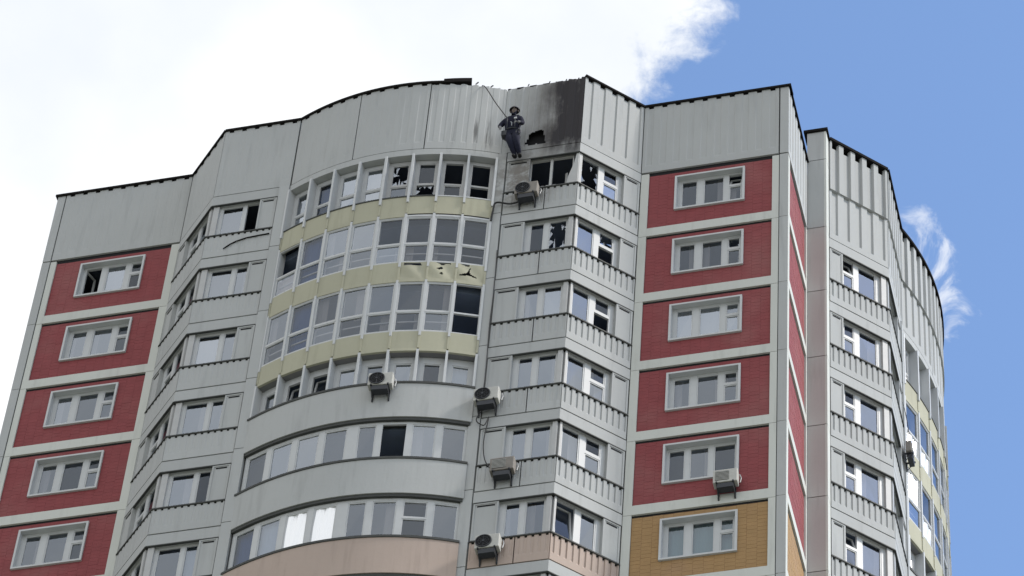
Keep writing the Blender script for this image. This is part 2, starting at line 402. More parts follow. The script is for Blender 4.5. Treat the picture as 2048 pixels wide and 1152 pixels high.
def tiled_wall(Mp, L, k, left, right, win, panes, kind='red', frame_top=-.15, zoff=0, floor_label=None, single=False, winlab=None):
    """one storey of a side wall: raised pale concrete rim, recessed tiled field, window with surround"""
    zt = -2.8*k; z0, z1 = zt-2.53, zt+frame_top
    m = MB()
    m.box(Mp, .015, left, -.2, 0, zt-2.87, zt-.085); m.box(Mp, L-right, L-.0, -.2, 0, zt-2.87, zt-.085); m.box(Mp, left, L-right, -.2, 0, zt-2.87, z0)
    rim = m.build('wall_panel', 'frame_paint', BLD)
    hole = None
    m = MB(); bo = -.055
    if win:
        a, b, c, d = win; c += zt; d += zt; hole = (a-.06, b+.06, c-.06, d+.06)
        for q in ((left, a-.03, z0, z1), (b+.03, L-right, z0, z1), (a-.03, b+.03, z0, c-.03), (a-.03, b+.03, d+.03, z1)): m.box(Mp, q[0], q[1], -.2, bo, q[2], q[3])
    else: m.box(Mp, left, L-right, -.2, bo, z0, z1)
    back = m.build('tile_backing', 'tan_grout' if kind == 'tan' else 'grout', BLD)
    if kind == 'tan' and win:
        def one(q, o0, o1): bx('tile', 'tan', Mp, q[0], q[1], o0, o1, q[2], q[3], parent=back)
        tiles(None, Mp, left+.01, L-right-.01, z0+.005, z1-.005, hole, bo, each=one)
    else:
        m = MB(); tiles(m, Mp, left+.01, L-right-.01, z0+.005, z1-.005, hole, bo)
        ob = m.build('tile_field', kind, back); ob['kind'] = 'stuff'
    if win:
        m = MB()
        for q in ((a-.06, a, c-.06, d+.06), (b, b+.06, c-.06, d+.06), (a, b, c-.06, c), (a, b, d, d+.06)): m.box(Mp, q[0], q[1], -.3, .012, q[2], q[3])
        sur = m.build('window_surround', 'white', BLD)
        h = d-c; tz = c+h*.62
        if single: ps = [(a+.05, a+.50, c+.05, d-.05, panes[0]), (a+.62, a+1.14, c+.05, d-.05, panes[1]), (a+1.26, b-.05, c+.05, d-.05, panes[2])]
        else: ps = [(a+.10, a+.57, c+.05, d-.05, panes[0]), (a+.74, a+1.34, c+.05, d-.05, panes[1]),
              (a+1.48, b-.06, tz+.05, d-.05, panes[2]), (a+1.48, b-.06, c+.05, tz-.03, panes[3])]
        window(Mp, a, b, c, d, ps, o=-.17, label=winlab)
    return rim

# ------------------------------------------------------------------ ground
def ground():
    m = MB(); m.quad([(-2500, -2500, 0), (2500, -2500, 0), (2500, 2500, 0), (-2500, 2500, 0)])
    t = NT('ground'); p = t.pos(); t.bsdf(t.mix(t.ramp(t.noise(p, .03, 4), .42, .55), (.16, .18, .10), (.26, .25, .24)), .9)
    g = m.build('ground', t.m); g['kind'] = 'structure'
ground()

# ------------------------------------------------------------------ plan of the tower (metres, top-floor joint at z = 0)
w_, d_, b_ = 4.269, 1.4487, 2.241
E8 = -w_; E7 = -w_-d_; E6 = E7-b_; E4 = -14.409; E3 = -16.650; E2 = -18.099; E1 = -22.368
RC = 7.7282; CF = (-11.175, 5.6195); A = lambda k: R(-23.85+5.87*k)*RC
ROOF = 3.15; H = 2.8; NF = 7; Q = math.sqrt(.5)
MF = straight((0, 0), (1, 0), (0, -1)); MFB = straight((0, -d_), (1, 0), (0, -1)); MC = arc(CF, RC, (1, 0), (0, -1))
RX, RY = 2.05, 4.79                                # corner of the bay on the right-hand side
MR = straight((RX, RY), (0, 1), (1, 0)); MCR = arc((RX+.66-RC, 10.265), RC, (0, 1), (1, 0))
def arcpts(C, u, n, inset, a0=-23.85, a1=23.85, k=12):
    f_ = arc(C, RC, u, n); return [f_(R(a0+(a1-a0)*i/k)*RC, -inset, 0)[:2] for i in range(k+1)]
def outline(i):
    j = i*.414
    P = [(E1+i, i), (E2+j, i), (E3+j, -d_+i)] + arcpts(CF, (1, 0), (0, -1), i) + [(E7-j, -d_+i), (E8-j, i), (-i, i), (-i, 2.9+i), (.56-i, 2.9+i), (.56-i, 3.3+j)]
    P += [(RX-i, RY+j)] + arcpts((RX+.66-RC, 10.265), (0, 1), (1, 0), i) + [(RX-i, 15.7-j), (.56-i, 17.2-j), (.56-i, 21-i), (E1+i, 21-i)]
    return P
def prism(name, mat, inset, z0, z1, caps=True, parent=BLD):
    P = outline(inset); m = MB(); n = len(P)
    for i in range(n):
        a, b = P[i], P[(i+1) % n]; m.quad([(*a, z0), (*b, z0), (*b, z1), (*a, z1)])
    if caps: m.quad([(*p, z0) for p in P]); m.quad([(*p, z1) for p in P])
    return m.build(name, mat, parent)
for k in range(NF+1): prism('floor_slab', 'burnt' if k == 0 else 'room', .32, -H*k-.30, -H*k-.04)
prism('roof_deck', 'roof', .30, 2.72, 2.85)
prism('core_wall', 'room', 3.2, -H*NF-.04, 2.7, caps=False)
prism('lower_storeys', 'paint', .02, -ZO, -H*NF-.10)
m = MB(); m.box(IDENT, E1, .56, 20.98, 21.2, -H*NF-.1, 2.9); m.box(IDENT, .36, .56, 17.0, 20.98, -H*NF-.1, 2.9); m.box(IDENT, E1, E1+.2, .25, 20.98, -H*NF-.1, 2.9)
m.build('rear_wall', 'paint', BLD)
m = MB(); m.box(MR, 8.62, 10.9, -.2, 0, -H*NF-.1, 4.5); m.build('far_bay_wall', 'paint', BLD)

# ------------------------------------------------------------------ side walls with tiled panels
wl = dict(label=None)
LW = ['dwdd', 'lldk', 'lmkm', 'mkdm', 'mmkk', 'kmdk', 'mlkm']
RW = ['kkTk', 'kkbk', 'wwlw', 'mmkm', 'kmk', 'eeee', 'eede']
ML = straight((E1+.27, 0), (1, 0), (0, -1)); MRW = straight((E8, 0), (1, 0), (0, -1)); MS = straight((.004, 0), (0, 1), (1, 0))
for k in range(NF):
    tiled_wall(ML, w_-.27, k, .19, .24, (1.05, 2.93, -1.79, -.42), LW[k] if k else 'owdd', 'red' if k < 6 else 'tan')
    tiled_wall(MRW, w_-.27, k, .24, .19, (1.06, 2.96, -1.79, -.42), RW[k], 'red' if k < 5 else 'tan', single=(k == 4))
    tiled_wall(MS, 2.88, k, .24, .14, None, None, 'red' if k < 5 else 'tan')
    zt = -H*k
    for (a, b) in ((E1+.0, E1+.245), (-.245, -.003)):
        bx('corner_post', 'paint', MF, a, b, -.2, -.004, zt-2.83, zt-.05)
for a, b in ((E1+.245, E1+.27), (-.27, -.245)): bx('joint_seal', 'seal', MF, a, b, -.2, -.03, -H*NF, 3.0)
for a, b in ((E2-.02, E2+.06), (E8-.06, E8+.02)): bx('joint_seal', 'seal', MF, a, b, -.30, -.022, -H*NF, 3.05)
for k in range(NF+1):
    for a, b in ((E1+.02, E2), (E8, -.02)): bx('joint_seal', 'dark', MF, a, b, -.19, -.06, -H*k-.17, -H*k+.03)
    bx('joint_seal', 'dark', MS, .02, 2.88, -.19, -.06, -H*k-.17, -H*k+.03)
# a hinged sash standing open in the first left-hand window
m = MB(); K = straight((E1+.27+1.12, -(-.17)), (math.cos(R(70)), math.sin(R(70))), (math.sin(R(70)), -math.cos(R(70))))
for q in ((0, .05, -1.74, -.47), (.42, .47, -1.74, -.47), (.05, .42, -1.74, -1.69), (.05, .42, -.52, -.47)): m.box(K, q[0], q[1], -.05, 0, q[2], q[3])
m.build('open_sash', 'white', BLD)

# ------------------------------------------------------------------ bays: balcony fronts with ribbed parapets
def wall_bits(Mp, a, b, k, parapet_mat, dep, joint=None):
    zt = -H*k
    bx('lintel', 'paint', Mp, a, b, -.2, .0, zt-.42, zt-.03)
    bx('lintel_shadow', 'sill', Mp, a+.02, b-.02, -.06, .006, zt-.452, zt-.42)  # dark strip: shadow line under the lintel put into its colour
    pl = 'beige' if parapet_mat else 'paint'
    cuts = [a, b] if not joint else [a, joint, b]
    for p0, p1 in zip(cuts, cuts[1:]):
        fluted('balcony_parapet', pl, Mp, p0, p1, zt-2.785, zt-1.87, depth=dep, pitch=.19, margin=.24, notch=.05, valley=.36)
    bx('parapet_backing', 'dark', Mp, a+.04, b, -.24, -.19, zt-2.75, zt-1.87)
    bx('sill', 'sill', Mp, a-.01, b, -.2, .03, zt-1.868, zt-1.825)
def blank_panel(Mp, a, b, k, mat='paint', dirty=False):
    zt = -H*k; z0, z1 = zt-1.825, zt-.425; m = MB()
    for q in ((a, a+.05, z0, z1), (b-.05, b, z0, z1), (a+.05, b-.05, z0, z0+.06), (a+.05, b-.05, z1-.07, z1)): m.box(Mp, q[0], q[1], -.15, -.004, q[2], q[3])
    m.box(Mp, a+.05, b-.05, -.15, -.022, z0+.06, z1-.07)
    ob = m.build('infill_panel', mat, BLD)
    bx('vent_slot', 'dark', Mp, a+.10, b-.10, -.03, -.014, z1-.155, z1-.105, parent=ob)
    return ob
def post(Mf, Mo, k, tf, to, mat='old_white'):
    zt = -H*k; m = MB(); m.box(Mf, 0.07, tf, -.18, -.05, zt-1.825, zt-.455); m.box(Mo, .07, to, -.18, -.05, zt-1.825, zt-.455)
    m.box(Mf, .055, .09, -.17, -.075, zt-1.825, zt-.455)
    return m.build('corner_post', mat, BLD)
def bay(Mf, Mo, k, T, lf, lo, pf, po, pan_f, pan_o, fr, ob, joint=None, split=True, TO=2.05, beige=False, burnt=False, skip_front=False):
    zt = -H*k; z0, z1 = zt-1.775, zt-.46
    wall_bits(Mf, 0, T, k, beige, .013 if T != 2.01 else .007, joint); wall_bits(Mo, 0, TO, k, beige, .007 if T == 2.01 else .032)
    blank_panel(Mf, pan_f, T-.02, k); blank_panel(Mo, pan_o, TO-.02, k)
    if not burnt: post(Mf, Mo, k, pf, po)
    L = [(lf[0], lf[1], z0, z1, fr[0]), (lf[2], lf[3], z0, z1, fr[1])]
    window(Mf, pf, pan_f, zt-1.825, zt-.42, L, o=-.13, mat='white' if not burnt else 'old_white')
    tz = z0+(z1-z0)*.56
    if split: L = [(lo[0], lo[1], z0, z1, ob[0]), (lo[2], lo[3], tz+.06, z1, ob[1]), (lo[2], lo[3], z0, tz-.04, ob[2])]
    else: L = [(lo[0], lo[1], z0, z1, ob[0]), (lo[2], lo[3], z0, z1, ob[1])]
    window(Mo, po, pan_o, zt-1.825, zt-.42, L, o=-.13)
MfR = straight((E7, -d_), (-1, 0), (0, -1)); MoR = straight((E7, -d_), (Q, Q), (Q, -Q))
MfL = straight((E3, -d_), (1, 0), (0, -1)); MoL = straight((E3, -d_), (-Q, Q), (-Q, -Q))
MoE = straight((RX, RY), (-Q, -Q), (Q, -Q))
#            near-corner and far lites of the front, lites of the oblique side
BR = [('oo', 'Bkw'), ('bd', 'lbo'), ('wl', 'ldo'), ('ll', 'lkl'), ('ll', 'ldl'), ('ml', 'Tl'), ('ll', 'lll')]
BL = [('lo', 'kkk'), ('ll', 'kkk'), ('wl', 'kkk'), ('ll', 'kkk'), ('ld', 'kkk'), ('mv', 'kkk'), ('ll', 'kkk')]
BE = [('ll', 'lTl'), ('ll', 'lkl'), ('ll', 'ldl'), ('ll', 'lkl'), ('ll', 'lTm'), ('ll', 'lkl'), ('ll', 'lkl')]
for k in range(NF):
    beige = k >= 5
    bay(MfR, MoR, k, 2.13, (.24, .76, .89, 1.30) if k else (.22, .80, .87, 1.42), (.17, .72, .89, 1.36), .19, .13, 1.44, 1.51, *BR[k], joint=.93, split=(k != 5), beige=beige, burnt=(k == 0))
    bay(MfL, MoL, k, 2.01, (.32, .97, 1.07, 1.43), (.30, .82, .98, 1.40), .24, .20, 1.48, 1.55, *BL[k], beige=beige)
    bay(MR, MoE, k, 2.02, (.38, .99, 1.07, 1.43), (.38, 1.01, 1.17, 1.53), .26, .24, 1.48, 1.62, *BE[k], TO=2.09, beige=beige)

# the burnt-out corner post: splintered, widening downwards
m = MB()
for P in ([(0, -.42), (.09, -.42), (.16, -.9), (.30, -1.45), (.34, -1.825), (0, -1.825)],):
    m.quad([MfR(t, -.04, z) for t, z in P]); m.quad([MfR(t, -.13, z) for t, z in P])
    for i in range(len(P)):
        (a, c), (b, e) = P[i], P[(i+1) % len(P)]; m.quad([MfR(a, -.04, c), MfR(b, -.04, e), MfR(b, -.13, e), MfR(a, -.13, c)])
m.box(MoR, .0, .13, -.13, -.04, -1.825, -.42)
ob = m.build('corner_post', 'old_white', BLD); ob['label'] = 'splintered white corner post of the burnt-out balcony'
bx('hanging_strip', 'old_white', straight((E7, -d_), (-Q, .3), (0, -1)), .62, .72, -.3, -.26, -1.7, -.75)
for i in range(9):   # broken plaster and glass left lying along the sill
    t = random.uniform(.05, 1.3); h = random.uniform(.03, .10); bx('debris_piece', 'old_white', MfR, t, t+random.uniform(.05, .14), -.10, -.03, -1.825, -1.825+h)

# pilasters either side of the curved front
for (a, b, Mp) in ((-8.17, -7.875, MFB), (-14.63, -14.33, MFB), (2.04, 2.34, MR)):
    for k in range(-1, NF):
        z1 = -H*k+.06 if k > 0 else (-.03 if k == 0 else None)
        if z1 is None: continue
        bx('pilaster', 'paint', Mp, a, b, -.25, .03, -H*(k+1)+.085, z1)
        bx('joint_seal', 'dark', Mp, a+.01, b-.01, -.25, .0, -H*(k+1)+.055, -H*(k+1)+.09)
bx('joint_seal', 'seal', MFB, -7.875, -7.84, -.25, -.02, -H*NF, -.03); bx('joint_seal', 'seal', MFB, -14.66, -14.63, -.25, -.02, -H*NF, -.03)
bx('joint_seal', 'seal', MR, 2.01, 2.04, -.25, -.02, -H*NF, -.03)

# ------------------------------------------------------------------ the curved fronts
def spandrel(Mp, k, z0, z1, hole=None, label=None):
    a, b = A(k)+.02, A(k+1)-.02
    if not hole: return bx('spandrel_panel', 'yellow', Mp, a, b, -.05, 0, z0, z1, seg=3)
    m = MB(); n, q = 30, 26
    for i in range(n):
        for j in range(q):
            x0, x1 = a+(b-a)*i/n, a+(b-a)*(i+1)/n; y0, y1 = z0+(z1-z0)*j/q, z0+(z1-z0)*(j+1)/q
            cx, cy = (i+.5)/n, (j+.5)/q
            if any(inpoly(cx, cy, h) for h in hole): continue
            o = lambda x, y: .02*math.sin(9*x+5*y)*math.exp(-((y-(z0+z1)/2)/.4)**2)
            m.quad([Mp(x0, o(x0, y0), y0), Mp(x1, o(x1, y0), y0), Mp(x1, o(x1, y1), y1), Mp(x0, o(x0, y1), y1)])
    ob = m.build('spandrel_panel', 'yellow', BLD); ob['label'] = label or 'torn yellow spandrel panel with ragged gaps'
    bx('void_backing', 'dark', Mp, a, b, -.22, -.2, z0, z1, parent=ob); return ob
def fin(Mp, k, z0, z1, mat='white', o1=.06, hw=.032): return bx('fin', mat, Mp, A(k)-hw, A(k)+hw, -.24, o1, z0, z1)
ROW0 = ['lw', 'nn', 'ww', 'ww', 'bm', 'dB', 'od', 'oo']; ROW1 = ['op', 'nn', 'lm', 'lm', 'dl', 'dk', 'dk', 'dd']; ROW2 = ['mk', 'nn', 'km', 'mk', 'mk', 'kk', 'km', 'oo']
ROW3 = 'mTTlmlkv'; ROW4 = 'kllmmolm'; ROW5 = 'nvffmmkm'; ROW6 = 'mmlldmml'
def curved_front(Mp, rows, right=False):
    r0, r1, r2_, r3, r4, r5, r6 = rows
    n = 8; a0, a1 = A(0)-.02, A(8)+.02
    bx('lintel', 'paint', Mp, a0, a1, -.25, 0, -.27, -.02, seg=24)
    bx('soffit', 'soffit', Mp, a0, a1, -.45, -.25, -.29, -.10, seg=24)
    for k in range(n):
        a, b = A(k), A(k+1)
        # recessed top row
        lt = [(a+.14, b-.14, -1.33, -.42, r0[k][0]), (a+.14, b-.14, -2.05, -1.40, r0[k][1])]
        window(Mp, a+.03, b-.03, -2.13, -.29, lt, o=-.22, mat='old_white' if k > 3 and not right else 'white')
        if right or k < 6: bx('sill', 'sill', Mp, a+.03, b-.03, -.3, .02, -2.175, -2.13, seg=3)
        else: bx('sill', 'white', Mp, a+.03, b-.03, -.3, .01, -2.175, -2.13, seg=3)
        spandrel(Mp, k, -2.93, -2.175)
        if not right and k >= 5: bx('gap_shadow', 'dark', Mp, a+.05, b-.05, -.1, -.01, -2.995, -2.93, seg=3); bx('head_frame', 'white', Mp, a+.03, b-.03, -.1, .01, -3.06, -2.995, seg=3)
        else: bx('head_frame', 'yellow', Mp, a+.03, b-.03, -.1, .015, -3.06, -2.93, seg=3)
        # two storeys of flush glazing
        for zt, zm, zb, rr in ((-3.06, -4.24, -5.04, r1[k]), (-5.88, -7.10, -7.93, r2_[k])):
            lt = [(a+.055, b-.055, zm+.035, zt-.035, rr[0]), (a+.055, b-.055, zb+.04, zm-.025, rr[1])]
            if rr[0] == 't': lt[0] = lt[0]
            window(Mp, a+.03, b-.03, zb, zt, lt, o=.0, fd=.06)
            if rr != 'oo': bx('guard_rail', 'grey_metal', Mp, a+.1, b-.1, -.16, -.13, zm-.32, zm-.27, seg=3)
        hole = None; lab = None
        if not right:
            if k == 5: hole = [[(.12, .80), (.80, .80), (.74, .97), (.12, .97)]]
            if k == 6: hole = [[(.25, .97), (.36, .93), (.50, .82), (.62, .92), (.80, .90), (.80, 1), (.60, 1.02), (.48, 1.02), (.36, 1.02)], [(.42, .30), (.50, .24), (.58, .28), (.50, .40)], [(.3, .60), (.48, .74), (.56, .66), (.4, .52)]]
            if k == 7: hole = [[(.05, 1.01), (.45, 1.01), (.42, .88), (.28, .90), (.15, .95)], [(.46, .80), (.50, .82), (.46, .60), (.50, .44), (.75, .30), (.72, .24), (.46, .32), (.25, .26), (.06, .30), (.34, .44), (.40, .58)]]
        spandrel(Mp, k, -5.74, -5.04, hole); bx('head_frame', 'yellow', Mp, a+.03, b-.03, -.1, .015, -5.88, -5.74, seg=3)
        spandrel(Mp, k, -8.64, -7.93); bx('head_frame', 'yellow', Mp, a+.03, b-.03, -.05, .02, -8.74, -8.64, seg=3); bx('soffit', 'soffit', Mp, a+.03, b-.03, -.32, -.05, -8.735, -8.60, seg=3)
        # recessed fourth row
        window(Mp, a+.03, b-.03, -10.02, -8.74, [(a+.17, b-.14, -9.97, -8.98, r3[k])], o=-.23)
        # balcony glazing between plain parapets
        for zt, zb, c in ((-11.44, -12.93, r4[k]), (-14.33, -15.83, r5[k]), (-17.22, -18.7, r6[k])):
            tr = (zt, zb) == (-14.33, -15.83) and k == 6
            l_, r_ = (.10, .06) if k != 4 else (.24, .06)
            if tr: lt = [(a+.1, b-.06, (zt+zb)/2+.05, zt-.12, 'k'), (a+.1, b-.06, zb+.05, (zt+zb)/2, 'k')]
            else: lt = [(a+l_, b-r_, zb+.05, zt-.12, c)]
            window(Mp, a, b, zb, zt, lt, o=-.06, fd=.06)
    for k in range(n+1):
        fin(Mp, k, -2.45, -.27); fin(Mp, k, -2.9, -2.45, 'yellow', .022, .028)
        fin(Mp, k, -5.25, -2.95, 'white', .035); fin(Mp, k, -5.8, -5.25, 'yellow', .022, .028)
        fin(Mp, k, -8.12, -5.82, 'white', .035); fin(Mp, k, -8.62, -8.12, 'yellow', .022, .028)
        fin(Mp, k, -10.02, -8.70, 'white', .045)
    for zb, zt, mt in ((-11.37, -10.07, 'paint'), (-14.26, -12.98, 'paint'), (-17.15, -15.88, 'beige'), (-20.0, -18.75, 'beige')):
        bx('balcony_parapet', mt, Mp, a0-.05, a1+.02, -.12, .05, zb, zt, seg=28)
        bx('sill', 'sill', Mp, a0-.06, a1+.03, -.3, .075, zt-.015, zt+.06, seg=28)
        bx('balcony_edge', 'sill', Mp, a0, a1, -.3, .02, zb-.10, zb, seg=24)
curved_front(MC, (ROW0, ROW1, ROW2, ROW3, ROW4, ROW5, ROW6))
curved_front(MCR, (['lf', 'fw', 'dd', 'mm', 'mm', 'mm', 'mm', 'mm'], ['mf', 'mf', 'dm', 'dm', 'mm', 'mm', 'mm', 'mm'], ['fw', 'df', 'mm', 'mm', 'mm', 'mm', 'mm', 'mm'], 'fvlmmmmm', 'wvmmmmmm', 'wlmmmmmm', 'mmmmmmmm'), True)

# ------------------------------------------------------------------ ribbed attic storey and roof edge
def attic(Mp, s0, s1, cap=True, seg=1, z1=3.04, **k):
    ob = fluted('attic_panel', 'paint', Mp, s0, s1, 0., z1, **k)
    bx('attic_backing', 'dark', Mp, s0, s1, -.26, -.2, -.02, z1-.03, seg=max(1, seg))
    if cap: bx('roof_flashing', 'cap', Mp, s0, s1, -.35, .05, z1-.002, ROOF-.035, seg=seg)
    return ob
attic(MF, E1+.27, E2, depth=.006); bx('corner_post', 'paint', MF, E1, E1+.245, -.2, -.004, -.0, 3.04); bx('roof_flashing', 'cap', MF, E1-.07, E1+.27, -.35, .05, 3.038, ROOF-.035)
attic(MF, E8, -.27, depth=.011); bx('corner_post', 'paint', MF, -.245, -.003, -.2, -.004, .0, 3.04); bx('roof_flashing', 'cap', MF, -.27, .07, -.35, .05, 3.038, ROOF-.035)
attic(MS, 0.02, 2.88, valley=.4)
attic(MoL, 0, 2.05, depth=.008); attic(MfL, 0, 2.33, depth=.006); attic(MoR, 0, 2.05)
for i, (a, b) in enumerate(((-23.85, -8.4), (-8.4, 7.4), (7.4, 23.95))):
    a_, b_2 = R(a)*RC, R(b)*RC
    attic(MC, a_, b_2, cap=(i < 2), seg=10, pitch=.34 if i == 2 else .41, depth=.007 if i < 2 else .008, notch=.075 if i < 2 else .02, z1=3.04 if i < 2 else 3.0, jag=None if i < 2 else (lambda s: .03*math.sin(17*s)))
bx('roof_flashing', 'cap', MC, R(7.4)*RC, R(10)*RC, -.35, .05, 3.038, ROOF-.035, seg=3)
m = MB(); m.box(lambda s, o, z: MC(s, o, z+.10*(s-R(10)*RC)), R(10)*RC, R(16.0)*RC, -.3, .05, 3.035, 3.20, seg=5)
ob = m.build('roof_flashing', 'cap', BLD); ob['label'] = 'lifted end of dark roof flashing above the curved front'
hole = [(6.75, .15), (6.99, .14), (7.03, .22), (7.15, .13), (7.38, .28), (7.30, .46), (7.27, .66), (7.16, .80), (6.97, .86), (6.84, .80), (6.80, .5)]
hole = [(-x-E7*-1 if False else (-x-E7)*-1, z) for x, z in hole]
sp = attic(MfR, 0, 2.33, cap=False, z1=3.04, notch=.02, depth=.018, hole=hole, jag=lambda s: .03*math.sin(15*s)-.05*max(0, s-.4), margin=.18)
bx('corner_strip', 'paint', MFB, -8.13, -8.02, -.14, -.012, .0, 2.93)
sp['label'] = 'soot-blackened attic panel with a ragged hole burnt through'
for i, (t, h) in enumerate(((.62, .10), (1.12, .12), (1.75, .14), (.25, .08))):
    m = MB(); p = MfR(t, -.06, 2.9); m.tube([p, (p[0]+.02, p[1], 3.02+h*.6), (p[0]+.05, p[1]-.02, 3.02+h)], .016); m.build('rebar_stub', 'metal', BLD)
for a, h in ((17.0, .2), (20.3, .12)):
    m = MB(); p = MC(R(a)*RC, -.05, 2.9); m.tube([p, (p[0], p[1], 3.0+h*.7), (p[0]+.06, p[1], 3.0+h)], .022); m.build('rebar_stub', 'metal', BLD)
# right-hand side: pylon and a raised two-tier attic
def pylon():
    Mp = straight((0, 2.897), (1, 0), (0, -1)); ev = [4.45, 3.12]+[-H*k-.0 for k in range(NF+1)]
    for i, (t, b) in enumerate(zip(ev, ev[1:])):
        bx('pylon_panel', 'paint' if i < 2 else 'pylon', Mp, .0, .56, -.42, 0, b+.015, t-.015)
        bx('joint_seal', 'dark', Mp, .01, .55, -.41, -.02, b-.02, b+.02)
    bx('roof_flashing', 'cap', Mp, -.1, .62, -.45, .06, 4.45, 4.55)
    for t, b in zip(ev, ev[1:]): bx('pylon_edge', 'frame_paint', Mp, .50, .566, -.39, .008, b+.012, t-.012)
pylon()
def attic2(Mp, s0, s1, seg=1):
    fluted('attic_panel', 'paint', Mp, s0, s1, 0., 2.2, depth=.05, notch=0, margin=.25, pitch=.40)
    fluted('attic_panel', 'paint', Mp, s0, s1, 2.2, 4.48, o=.05, depth=.085, notch=.22, notch_bottom=.10, margin=.0, pitch=.40, valley=.48)
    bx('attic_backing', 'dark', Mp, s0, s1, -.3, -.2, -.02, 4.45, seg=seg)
    bx('roof_flashing', 'cap', Mp, s0, s1, -.3, .10, 4.475, 4.58, seg=seg)
attic2(MoE, 0, 2.09); attic2(MR, 0, 2.33)
for a, b in ((-23.85, -8.4), (-8.4, 7.4), (7.4, 23.3)): attic2(MCR, R(a)*RC, R(b)*RC, 10)

# dark strip standing for crack and shadow under broken parapet edge, left bay
m = MB(); P = [(.62, -2.50), (.80, -2.34), (.98, -2.24), (1.26, -2.15), (1.60, -2.12), (1.95, -2.10)]
for (a, z), (b, e) in zip(P, P[1:]):
    th = .035
    for o0, o1, q in ((0.0, .09, 0), ):
        m.quad([MfL(a, .005, z), MfL(b, .005, e), MfL(b, .05, e-.02), MfL(a, .05, z-.02)]); m.quad([MfL(a, .05, z-.02), MfL(b, .05, e-.02), MfL(b, .045, e-th), MfL(a, .045, z-th*.5)])
        m.quad([MfL(a, .045, z-th*.5), MfL(b, .045, e-th), MfL(b, .005, e-th), MfL(a, .005, z-th*.5)])
ob = m.build('crack_shadow', 'cap', BLD); ob['label'] = 'dark strip standing for the shadowed crack across the parapet of the left bay'

# ------------------------------------------------------------------ air conditioners
def ac(Mp, s, o, z, label, w=.64, h=.46, dp=.25, fan='round', mat='ac', basket=True, flip=1):
    root = bpy.data.objects.new('air_conditioner', None); COL.objects.link(root); p0 = Vector(Mp(s, o, z)); root.location = (p0.x, p0.y, p0.z+ZO)
    root['label'] = label; root['category'] = 'air conditioner'; root['group'] = 'outdoor air conditioner units on the facade'
    L = lambda a, q, zz: tuple(Vector(Mp(s+a, o+q, z+zz))-p0)
    n = (Vector(L(0, 1, 0))-Vector(L(0, 0, 0))).normalized()
    m = MB(); m.box(L, -w/2, w/2, .06, .06+dp, .0, h); c = m.build('casing', mat, root)
    bv = c.modifiers.new('bevel', 'BEVEL'); bv.width = .02; bv.segments = 2
    cx = -w*.14*flip; fz = h*.5; fo = .06+dp
    if fan == 'round':
        m = MB(); m.disc(L(cx, fo+.002, fz), n, h*.43, .012, inner=.0); m.build('fan_opening', 'dark', root)
        m = MB(); m.disc(L(cx, fo, fz), n, h*.47, .028, inner=h*.42)
        m.disc(L(cx, fo+.012, fz), n, h*.30, .012, inner=h*.285); m.disc(L(cx, fo+.012, fz), n, h*.17, .012, inner=h*.155); m.disc(L(cx, fo+.012, fz), n, h*.075, .02)
        for k in range(8):
            a = k*math.pi/4; m.tube([L(cx+.02*math.cos(a), fo+.02, fz+.02*math.sin(a)), L(cx+h*.44*math.cos(a), fo+.02, fz+h*.44*math.sin(a))], .006, 5)
        m.build('fan_grille', 'metal', root)
    else:
        x0, x1 = -w*.40*flip, w*.16*flip; x0, x1 = min(x0, x1), max(x0, x1)
        m = MB(); m.box(L, x0, x1, fo-.01, fo+.006, h*.14, h*.86); m.build('fan_opening', 'metal', root)
        m = MB()
        for k in range(7): zz = h*(.17+.1*k); m.box(L, x0-.01, x1+.01, fo+.006, fo+.016, zz, zz+.016)
        m.build('fan_grille', 'ac', root)
    for a in (-w*.34, w*.34):
        m = MB(); m.box(L, a-.02, a+.02, 0, .06+dp+.04, -.045, -.003); m.box(L, a-.02, a+.02, 0, .04, -.36, -.045)
        q = len(m.v); m.tube([L(a, .03, -.32), L(a, .06+dp, -.05)], .014, 5); m.build('bracket', 'metal', root)
    if basket:   # drip tray / guard slung below
        m = MB(); m.box(L, -w*.32, w*.34, .10, .10+dp*.85, -.20, -.05); m.build('drip_tray', 'metal', root)
    m = MB(); m.tube([L(w*.42, .12, h*.3), L(w*.56, .10, h*.25), L(w*.58, .05, h*.7), L(w*.5, -.02, h*1.15)], .016, 6); m.build('hose', 'old_white', root)
    return root
ac(straight((-7.12, -d_), (1, 0), (0, -1)), 0, .0, -2.34, 'soot-stained air conditioner under the burnt-out top balcony', mat='ac_dirty', w=.66, h=.46)
ac(MC, R(5.3)*RC, .05, -10.42, 'air conditioner with dark round fan on the curved grey parapet')
ac(straight((-7.68, -d_), (1, 0), (0, -1)), 0, .03, -10.86, 'air conditioner on the pilaster beside the right end of the curved front', w=.68)
ac(straight((-7.08, -d_), (1, 0), (0, -1)), 0, .0, -13.62, 'air conditioner with square grille hung below cable loop on lower bay', fan='square', mat='ac_dirty')
ac(straight((-7.28, -d_), (1, 0), (0, -1)), 0, .0, -16.42, 'white air conditioner with round fan on the beige balcony parapet')
ac(straight((-1.53, 0), (1, 0), (0, -1)), 0, .0, -13.60, 'air conditioner with square grille under lowest window of red wall', fan='square')
ac(straight((RX, 6.75), (0, 1), (1, 0)), 0, .03, -6.0, 'air conditioner on the right-hand side wall beside the glazed curve', fan='square', w=.55, h=.42, dp=.17, mat='ac_dirty')

